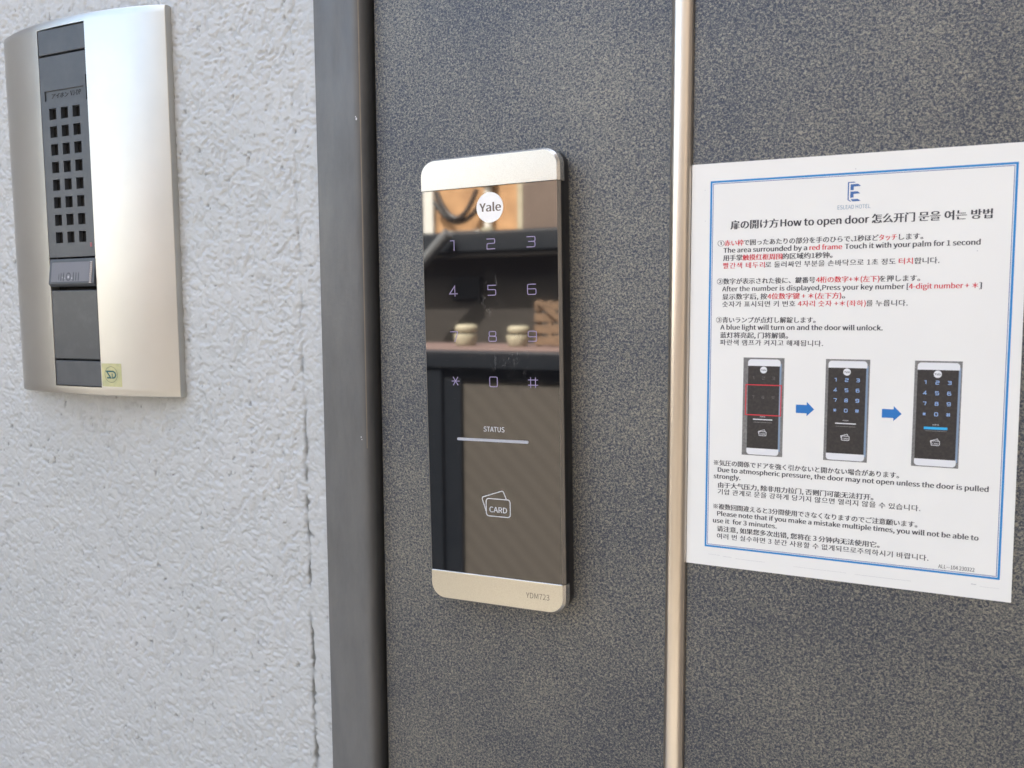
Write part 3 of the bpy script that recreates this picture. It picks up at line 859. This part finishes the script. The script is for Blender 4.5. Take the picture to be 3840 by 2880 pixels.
# numerals as drawn: square with rounded corners
Wd, Hd, S = 2.85, 3.05, 0.46
def rc(pts, r=0.9, n=4):
    """round the marked corners of a polyline: items (x, y) or (x, y, 1) for a rounded corner"""
    out = []
    for k, q in enumerate(pts):
        if len(q) < 3:
            out.append((q[0], q[1])); continue
        p0, p1, p2 = Vector(pts[k - 1][:2]), Vector(q[:2]), Vector(pts[(k + 1) % len(pts)][:2])
        a = p1 + (p0 - p1).normalized() * r; b_ = p1 + (p2 - p1).normalized() * r
        for i in range(n + 1):
            s_ = i / n
            w_ = a * (1 - s_) ** 2 + p1 * 2 * s_ * (1 - s_) + b_ * s_ ** 2
            out.append((w_.x, w_.y))
    return out
D = {
 '1': [([(-1.6, Hd - .2), (1.0, Hd - .2), (1.0, -Hd)], 0)],
 '2': [([(-Wd + .2, Hd - .2), (Wd - .3, Hd - .2, 1), (Wd - .3, 0.25, 1), (-Wd + .4, 0.25, 1), (-Wd + .4, -Hd + .2), (Wd - .1, -Hd + .2)], 0)],
 '3': [([(-Wd + .2, Hd - .2), (Wd - .3, Hd - .2, 1), (Wd - .3, 0.2, 1), (-1.7, 0.2)], 0), ([(1.5, 0.02), (Wd - .3, -0.1, 1), (Wd - .3, -Hd + .2, 1), (-Wd + .2, -Hd + .2)], 0)],
 '4': [([(Wd, -1.5), (-Wd + .3, -1.5), (0.9, Hd), (1.0, -Hd)], 0)],
 '5': [([(Wd - .2, Hd - .2), (-Wd + .4, Hd - .2), (-Wd + .4, 0.35), (Wd - .3, 0.35, 1), (Wd - .3, -Hd + .2, 1), (-Wd + .2, -Hd + .2)], 0)],
 '6': [([(Wd - .2, Hd - .2), (-Wd + .3, Hd - .2, 1), (-Wd + .3, -Hd + .2, 1), (Wd - .2, -Hd + .2, 1), (Wd - .2, 0.3, 1), (-Wd + .6, 0.3)], 0)],
 '7': [([(-Wd + .2, Hd - .2), (Wd - .3, Hd - .2, 1), (0.4, -Hd)], 0)],
 '8': [([(-Wd + .7, Hd - .2, 1), (Wd - .7, Hd - .2, 1), (Wd - .7, .2, 1), (-Wd + .7, .2, 1)], 1), ([(-Wd + .4, 0.0, 1), (Wd - .4, 0.0, 1), (Wd - .4, -Hd + .2, 1), (-Wd + .4, -Hd + .2, 1)], 1)],
 '9': [([(-Wd + .2, -Hd + .2), (Wd - .3, -Hd + .2, 1), (Wd - .3, Hd - .2, 1), (-Wd + .3, Hd - .2, 1), (-Wd + .3, -0.25, 1), (Wd - .6, -0.25)], 0)],
 '0': [([(-Wd + .4, Hd - .2, 1), (Wd - .4, Hd - .2, 1), (Wd - .4, -Hd + .2, 1), (-Wd + .4, -Hd + .2, 1)], 1)],
 '*': [([(-Wd + .2, 0), (Wd - .2, 0)], 0), ([(-1.6, 2.5), (1.6, -2.5)], 0), ([(1.6, 2.5), (-1.6, -2.5)], 0)],
 '#': [([(-3.1, 1.5), (3.1, 1.5)], 0), ([(-3.1, -1.5), (3.1, -1.5)], 0), ([(-1.5, 3.0), (-1.5, -3.0)], 0), ([(1.5, 3.0), (1.5, -3.0)], 0)],
}
def digit_strokes(mb, ch, cu, cv, sc, wd, y, mi=0):
    for k, (pts, cl) in enumerate(D[ch]):
        q = rc([tuple(p) for p in pts])
        mb.stroke([(cu + x * sc, cv + z * sc) for x, z in q], wd, y - 0.012 * k, closed=bool(cl), mi=mi)
KEYS = [('1', 19.3, -31.75), ('2', 43.5, -32.0), ('3', 67.85, -32.1), ('4', 19.1, -57.7), ('5', 43.5, -57.8), ('6', 67.85, -58.0),
        ('7', 18.9, -83.6), ('8', 43.4, -83.7), ('9', 67.8, -83.8), ('*', 19.1, -109.4), ('0', 43.4, -109.45), ('#', 67.75, -109.5)]
for ch, u_, v_ in KEYS:
    mb = MB(); digit_strokes(mb, ch, u_, v_, 0.97, S, YF - 0.05)
    mb.build("key_numeral", M_lilac, lk, local=True)
mb = MB(); add_text(mb, "STATUS", 36.5, 49.6, -138.1, 3.9, YF - 0.05, 0.006)
mb.build("status_lettering", M_silverprint, lk, local=True)
mb = MB(); mb.prism(rrect(19.2, 64.35, -143.95, -142.35, (.8, .8, .8, .8), 5), YF - 0.12, YF + .1)
mb.build("status_bar", M_status, lk, local=True)
mb = MB()
mb.stroke(rrect(37.1, 52.3, -187.2, -177.0, (1.7, 1.7, 1.7, 1.7), 5), 0.5, YF - 0.06, closed=True)
mb.stroke(rc([(49.9, -176.6), (47.9, -171.9, 1), (34.3, -176.6, 1), (37.0, -184.6)], 1.3, 5), 0.5, YF - 0.045)
add_text(mb, "CARD", 39.1, 50.1, -184.9, 4.4, YF - 0.06, 0.012)
mb.build("card_symbol", M_silverprint, lk, local=True)

# ================================================================== NOTICE
no = thing("instruction_notice", 65, -0.5, -200, "white laminated notice in four languages with a blue border on how to open the door", "notice")
YS = -1.0
SH = [(-9.5, -200.35), (140.85, -200.9), (139.35, 8.1), (-9.35, 9.1)]
mb = MB(); mb.prism(SH, YS, -0.25); mb.build("laminated_sheet", M_paper, no, bevel=0.15)
MB().prism([(139.8, -200.7), (141.05, -200.9), (140.9, -191.5), (139.7, -191.5)], YS + .45, -0.2).build("backing_sheet", M_paper, no)
FQ = [(0.0, -190.45), (136.0, -190.8), (135.4, -0.25), (0.0, 0.3)]
def inset(q, d):
    s = [(1, 1), (-1, 1), (-1, -1), (1, -1)]
    return [(a + d * sx, b_ + d * sz) for (a, b_), (sx, sz) in zip(q, s)]
mb = MB()
mb.stroke(inset(FQ, 0.45), 0.95, YS - 0.05, closed=True, mi=0)
mb.stroke(inset(FQ, 1.45), 0.28, YS - 0.05, closed=True, mi=1)
mb.build("border", None, no, mats=[M_blue, M_logoblue])
# logo
LG = [[(65.2, -4.4), (68.1, -4.4), (68.7, -4.85), (65.75, -4.85), (65.75, -12.7), (66.9, -13.6), (66.4, -13.7), (65.2, -12.8)],
      [(66.4, -5.5), (69.8, -5.5), (71.0, -6.55), (67.85, -6.7), (67.85, -8.35), (66.4, -8.35)],
      [(66.4, -9.0), (69.6, -9.0), (70.8, -10.05), (67.85, -10.15), (67.85, -11.8), (66.4, -11.9)],
      [(66.5, -12.6), (69.8, -12.6), (71.05, -13.6), (67.5, -13.65)]]
mb = MB()
for q in LG: mb.poly(q, YS - 0.05)
mb.build("hotel_emblem", M_logoblue, no)
mb = MB(); add_text(mb, "ESLEAD HOTEL", 60.9, 75.4, -17.15, 2.55, YS - 0.05, -0.006)
mb.build("text_line", M_greyblue, no)
for z, em, bd_, segs in ROWS:
    mb = MB()
    for body_, x0, x1, c in segs:
        add_text(mb, body_, x0, x1, z, em, YS - 0.05, bd_ * 1.1 + 0.011, mi=c)
    mb.build("text_line", None, no, mats=[M_ink, M_inkred])
for ax, az in ((44.2, -114.8), (83.6, -115.2)):
    MB().poly([(ax, az + 2.1), (ax + 5.1, az + 2.1), (ax + 5.1, az + 3.7), (ax + 8.65, az), (ax + 5.1, az - 3.6), (ax + 5.1, az - 2.1), (ax, az - 2.1)], YS - 0.05).build("arrow", M_arrow, no)
# three printed pictures of the lock
PM = [M_phback, M_phdark, M_phwhite, M_phblue, M_phcyan, M_inkred, M_ink, M_phedge]
def picture(px0, px1, lx0, lx1, digits, blue, red):
    mb = MB()
    y = YS - 0.05
    mb.poly([(px0, -139.85), (px1, -139.85), (px1, -89.5), (px0, -89.5)], y, 0)
    mb.poly([(lx0, -137.2), (lx1 + .9, -137.2), (lx1 + .9, -92.5), (lx0, -92.5)], y - .02, 7)
    mb.poly([(lx0, -137), (lx1, -137), (lx1, -93), (lx0, -93)], y - .04, 1)
    mb.poly(rrect(lx0 - .1, lx1 + .4, -93.7, -90.3, (0, 0, 1.6, 1.6), 5), y - .06, 2)
    mb.poly(rrect(lx0 - .1, lx1 + .3, -139.4, -136.1, (1.6, 1.6, 0, 0), 5), y - .06, 2)
    cx = (lx0 + lx1) / 2 - .1
    W_ = (lx1 - lx0)
    mb.poly([(cx + 1.7 * math.cos(a), -95.7 + 1.75 * math.sin(a)) for a in np.linspace(0, 2 * math.pi, 21)[:-1]], y - .06, 2)
    add_text(mb, "Yale", cx - 1.3, cx + 1.3, -96.2, 1.4, y - .08, .01, mi=6)
    if digits:
        for i, row in enumerate((("1", "2", "3"), ("4", "5", "6"), ("7", "8", "9"), ("*", "0", "#"))):
            for j_, ch in enumerate(row):
                digit_strokes(mb, ch, cx + (j_ - 1) * 5.05, -99.65 - 5.0 * i, 0.26, 0.32, y - .07, 3)
    else:
        for j_ in range(3):
            digit_strokes(mb, "123"[j_], cx + (j_ - 1) * 4.9, -99.8, 0.24, 0.10, y - .07, 0)
            digit_strokes(mb, "789"[j_], cx + (j_ - 1) * 4.9, -109.6, 0.22, 0.10, y - .07, 0)
    add_text(mb, "STATUS", cx - 1.3, cx + 1.3, -119.9, .75, y - .07, .01, mi=2)
    if blue:
        mb.poly([(cx - 4.95, -121.9), (cx + 4.95, -121.9), (cx + 4.95, -120.7), (cx - 4.95, -120.7)], y - .07, 4)
    else:
        mb.poly([(cx - 4.7, -121.35), (cx + 4.8, -121.35), (cx + 4.8, -120.85), (cx - 4.7, -120.85)], y - .07, 2)
    mb.poly([(cx - 4.4, -122.7), (cx + 4.6, -122.7), (cx + 4.6, -122.45), (cx - 4.4, -122.45)], y - .07, 0)
    mb.stroke(rrect(cx - 1.6, cx + 1.9, -129.4, -127.3, (.4, .4, .4, .4), 3), 0.25, y - .08, closed=True, mi=2)
    mb.stroke([(cx + 1.4, -127.2), (cx + 1.0, -126.3), (cx - 2.0, -127.3), (cx - 1.5, -129.0)], 0.22, y - .07, mi=2)
    add_text(mb, "CARD", cx - 1.1, cx + 1.4, -128.9, 1.0, y - .09, .01, mi=2)
    if red:
        mb.stroke([(19.7, -118.85), (36.9, -118.85), (36.95, -103.4), (19.7, -103.4)], 0.5, y - .10, closed=True, mi=5)
    return mb.build("printed_picture", None, no, mats=PM)
picture(18.2, 38.2, 20.6, 36.0, False, False, True)
picture(57.7, 77.7, 59.0, 76.1, True, False, False)
picture(97.1, 117.0, 98.4, 115.6, True, True, False)
# scuffs
for x0, x1, z, wd in ((2, 8, -194.4, .12), (9.5, 14, -194.8, .15), (16, 31, -195.3, .12), (45, 70, -195.9, .10), (74, 99, -196.2, .12), (124.5, 126.6, -194.2, .35), (128, 136, -194.9, .1)):
    MB().stroke([(x0, z), ((x0 + x1) / 2, z - .12), (x1, z - .1)], wd, YS - 0.05).build("scuff", M_scuff, no)
mb = MB()
for k in range(16):
    x, z, r_ = rnd.uniform(-6, 135), rnd.uniform(-198, 6), rnd.uniform(.12, .28)
    mb.poly([(x + r_ * math.cos(a), z + r_ * math.sin(a)) for a in np.linspace(0, 2 * math.pi, 7)[:-1]], YS - 0.052)
tag(mb.build("dirt_specks", M_scuff, no), kind="stuff")

# ================================================================== ACROSS THE WALKWAY (mostly seen mirrored in the lock glass)
pa = thing("walkway_parapet", 0, -2030, -Z0, "dark steel walkway parapet with taupe panels, mirrored in the lower half of the lock glass", "parapet")
ztop = -201.0                                     # rail top, 1.055 m
MB().box(-4000, 4000, -2080, -1990, ztop - 55, ztop).build("rail", M_darksteel, pa, bevel=4)
for k in range(7):
    x = -3840 + k * 1290 - 110
    MB().box(x, x + 110, -2070, -2000, -Z0, ztop - 56).build("post", M_darksteel, pa, bevel=3)
for k in range(6):
    x = -3840 + k * 1290 + 1
    MB().box(x, x + 1178, -2055, -2015, ztop - 92, ztop - 57).build("top_frame", M_darksteel, pa, bevel=2)
    MB().box(x, x + 66, -2055, -2015, -Z0 + 60, ztop - 93).build("side_frame", M_darksteel, pa, bevel=2)
    MB().box(x + 67, x + 1177, -2040, -2028, -Z0 + 60, ztop - 93).build("infill_panel", M_panel, pa)

# coping with jars beyond the parapet
co = MB().box(-4000, 1500, -2720, -2250, -Z0 - 3200, -205).build("boundary_wall", M_pinkledge, bevel=6)
tag(co, "pinkish boundary wall with a flat coping just beyond the parapet, mirrored in the lock glass", "wall")
def jar(x, y, s, label):
    t_ = thing("lidded_jar", x, y, -205, label, "jar", "cream jars on the coping")
    mb = MB(); zb_ = -204.8
    prf = [(0.0, 0), (44, 0), (48, 6), (52, 30), (55, 50), (53, 54), (46, 54), (0, 54)]
    def lathe(prf, cz, dx=0):
        n = 24; v, f = [], []
        for r_, z_ in prf:
            for k in range(n):
                a = 2 * math.pi * k / n
                v.append((x + dx + s * r_ * math.cos(a), y + s * r_ * math.sin(a), cz + s * z_))
        for i in range(len(prf) - 1):
            for k in range(n):
                f.append((i * n + k, i * n + (k + 1) % n, (i + 1) * n + (k + 1) % n, (i + 1) * n + k))
        return v, f
    v, f = lathe(prf, zb_); MB().add(v, f).build("jar_body", M_cream, t_, smooth=True)
    v, f = lathe([(44, 0), (46, 4), (30, 8)], zb_ + s * 53.5); MB().add(v, f).build("jar_neck", M_cable, t_, smooth=True)
    v, f = lathe([(0, 0), (46, 0), (52, 6), (53, 20), (50, 30), (38, 36), (0, 37)], zb_ + s * 62, dx=4 * s); MB().add(v, f).build("jar_lid", M_cream, t_, smooth=True)
jar(-1415, -2480, 0.85, "cream lidded jar on the coping mirrored under the numeral 7 of the lock")
jar(-1190, -2480, 0.8, "cream lidded jar on the coping, mirrored beside the numeral 9 of the lock")
# timber crate
cr = thing("timber_crate", -1020, -2560, -205, "brown timber crate on the coping right of the cream jars, mirrored in the glass", "crate")
for k in range(4):
    MB().box(-1120, -890, -2640, -2626, -199 + k * 44, -199 + k * 44 + 32).build("slat", M_timber, cr, bevel=1.5)
    MB().box(-1120, -890, -2492, -2478, -199 + k * 44, -199 + k * 44 + 32).build("slat", M_timber, cr, bevel=1.5)
for xx in (-1118, -908):
    for yy in (-2625, -2507):
        MB().box(xx, xx + 16, yy, yy + 14, -205, -29).build("corner_post", M_timber, cr, bevel=1)
v = [(-1110, -2476, -37), (-1090, -2476, -29), (-905, -2476, -172), (-920, -2476, -189)]
MB().add([*v, *[(a, -2466, c) for a, _, c in v]], [(0, 1, 2, 3), (7, 6, 5, 4), (0, 4, 5, 1), (1, 5, 6, 2), (2, 6, 7, 3), (3, 7, 4, 0)]).build("brace", M_timber, cr)

# low neighbouring store with a dark fascia
sh_ = thing("neighbouring_store", -1500, -3700, -Z0 - 3200, "low brown store with a dark navy fascia beyond the parapet, mirrored behind the upper numerals", "building")
MB().box(-4200, 2200, -5400, -3700, -Z0 - 3200, 240).build("wall", M_shutter, sh_)
MB().box(-2650, 2400, -5500, -3500, 241, 345).build("fascia", M_darksteel, sh_, bevel=8)
MB().box(-2640, 2390, -3560, -3520, 212, 240).build("gutter", M_shutter, sh_, bevel=5)
MB().box(-2640, 2390, -5490, -3570, 346, 356).build("roof", M_darksteel, sh_)
MB().cyl((-2230, -3440, 130), (-2010, -3440, 340), 30, n=12).build("strut", M_strut, sh_)
vt = MB().box(-2120, -1940, -3699, -3670, -5, 118).build("vent", M_cable, sh_, bevel=3)
for k in range(6):
    MB().box(-2110, -1950, -3668, -3662, 3 + k * 18, 13 + k * 18).build("louvre", M_darksteel, vt)

# ochre house
oh = thing("ochre_house", -3200, -6200, -Z0 - 3200, "sunlit ochre house with pale pipes, mirrored at the top of the lock glass", "house")
MB().box(-3720, -2720, -9200, -6200, -Z0 - 3200, 1350).build("wall", M_ochre, oh)
MB().box(-3740, -3640, -6260, -6150, -Z0 - 3200, 1349).build("corner_trim", M_greywall, oh, bevel=5)
MB().box(-2800, -2700, -6260, -6130, -Z0 - 3200, 1349).build("corner_trim", M_cream, oh, bevel=5)
MB().cyl((-3080, -6140, -3000), (-3080, -6140, 1345), 34, n=14).build("downpipe", M_greywall, oh, smooth=False)
for z in (560, 1010):
    MB().cyl((-3080, -6140, z), (-3080, -6140, z + 90), 62, n=14).build("pipe_collar", M_cream, oh)
wd_ = MB().box(-3540, -3180, -6199, -6160, 420, 640).build("window", M_greywall, oh, bevel=6)
MB().box(-3510, -3210, -6158, -6152, 450, 610).build("pane", M_windowglass, wd_)
MB().box(-3800, -2640, -9300, -6050, 1351, 1420).build("roof", M_shutter, oh)
# black hoses looping across the ochre wall
mb = MB()
for (x0, x1, zc, sag, yy) in ((-3600, -3110, 900, 190, -6110), (-3560, -3160, 980, 240, -6080)):
    P_ = [(x0 + (x1 - x0) * k / 14, yy, zc - sag * (1 - ((k - 7) / 7) ** 2)) for k in range(15)]
    for k in range(14): mb.cyl(P_[k], P_[k + 1], 24, n=8)
mb.build("hanging_hose", M_cable, oh)
# brown house on the right
bh = thing("brown_house", -900, -6000, -Z0 - 3200, "plain brown house beside the ochre one, mirrored at the upper right of the lock glass", "house")
MB().box(-2695, 2600, -9400, -6000, -Z0 - 3200, 1300).build("wall", M_brownwall, bh)
MB().box(-2690, 2700, -9500, -5900, 1301, 1380).build("roof", M_shutter, bh)
for k in range(3):
    w1 = MB().box(-1900 + k * 1300, -1200 + k * 1300, -5999, -5960, 700, 1150).build("window", M_greywall, bh, bevel=6)
    MB().box(-1860 + k * 1300, -1240 + k * 1300, -5958, -5952, 735, 1115).build("pane", M_windowglass, w1)
# unseen taller block, added to block the sky straight ahead and to the right
tb = thing("tall_sky_blocker", 2600, -5600, -Z0 - 3200, "unseen tall brown block added beyond the right half of the parapet to block the sky", "building")
MB().box(-1600, 9000, -9900, -5600, -Z0 - 3200, 6500).build("wall", M_shutter, tb)
for i in range(5):
    for j_ in range(3):
        w1 = MB().box(0 + i * 1700, 900 + i * 1700, -5599, -5560, -900 + j_ * 2400, 500 + j_ * 2400).build("window", M_brownwall, tb)
        MB().box(40 + i * 1700, 860 + i * 1700, -5558, -5552, -860 + j_ * 2400, 460 + j_ * 2400).build("pane", M_windowglass, w1)
# pale tower block further left
pb = thing("pale_apartment_block", -9000, -9000, -Z0 - 3200, "pale apartment block far to the left beyond the walkway parapet", "building")
MB().box(-14000, -5600, -13000, -8500, -Z0 - 3200, 1500).build("wall", M_greywall, pb)
for i in range(5):
    for j_ in range(2):
        w1 = MB().box(-13400 + i * 1600, -12600 + i * 1600, -8499, -8440, -1800 + j_ * 1900, -700 + j_ * 1900).build("window", M_cream, pb)
        MB().box(-13350 + i * 1600, -12650 + i * 1600, -8438, -8430, -1750 + j_ * 1900, -750 + j_ * 1900).build("pane", M_windowglass, w1)
# unseen side walls, added to cut light and darken reflections
rw = MB().box(790, 960, -1950, -12, -Z0, 1750).build("added_shade_wall", M_beige)
tag(rw, "unseen beige wall added just right of the door to cut light from that side", "wall")
lw = MB().box(-2050, -1900, -950, -8, -Z0, 1750).build("added_shade_wall", M_brownwall)
tag(lw, "unseen brown wall added on the far left to darken reflections in the intercom", "wall")
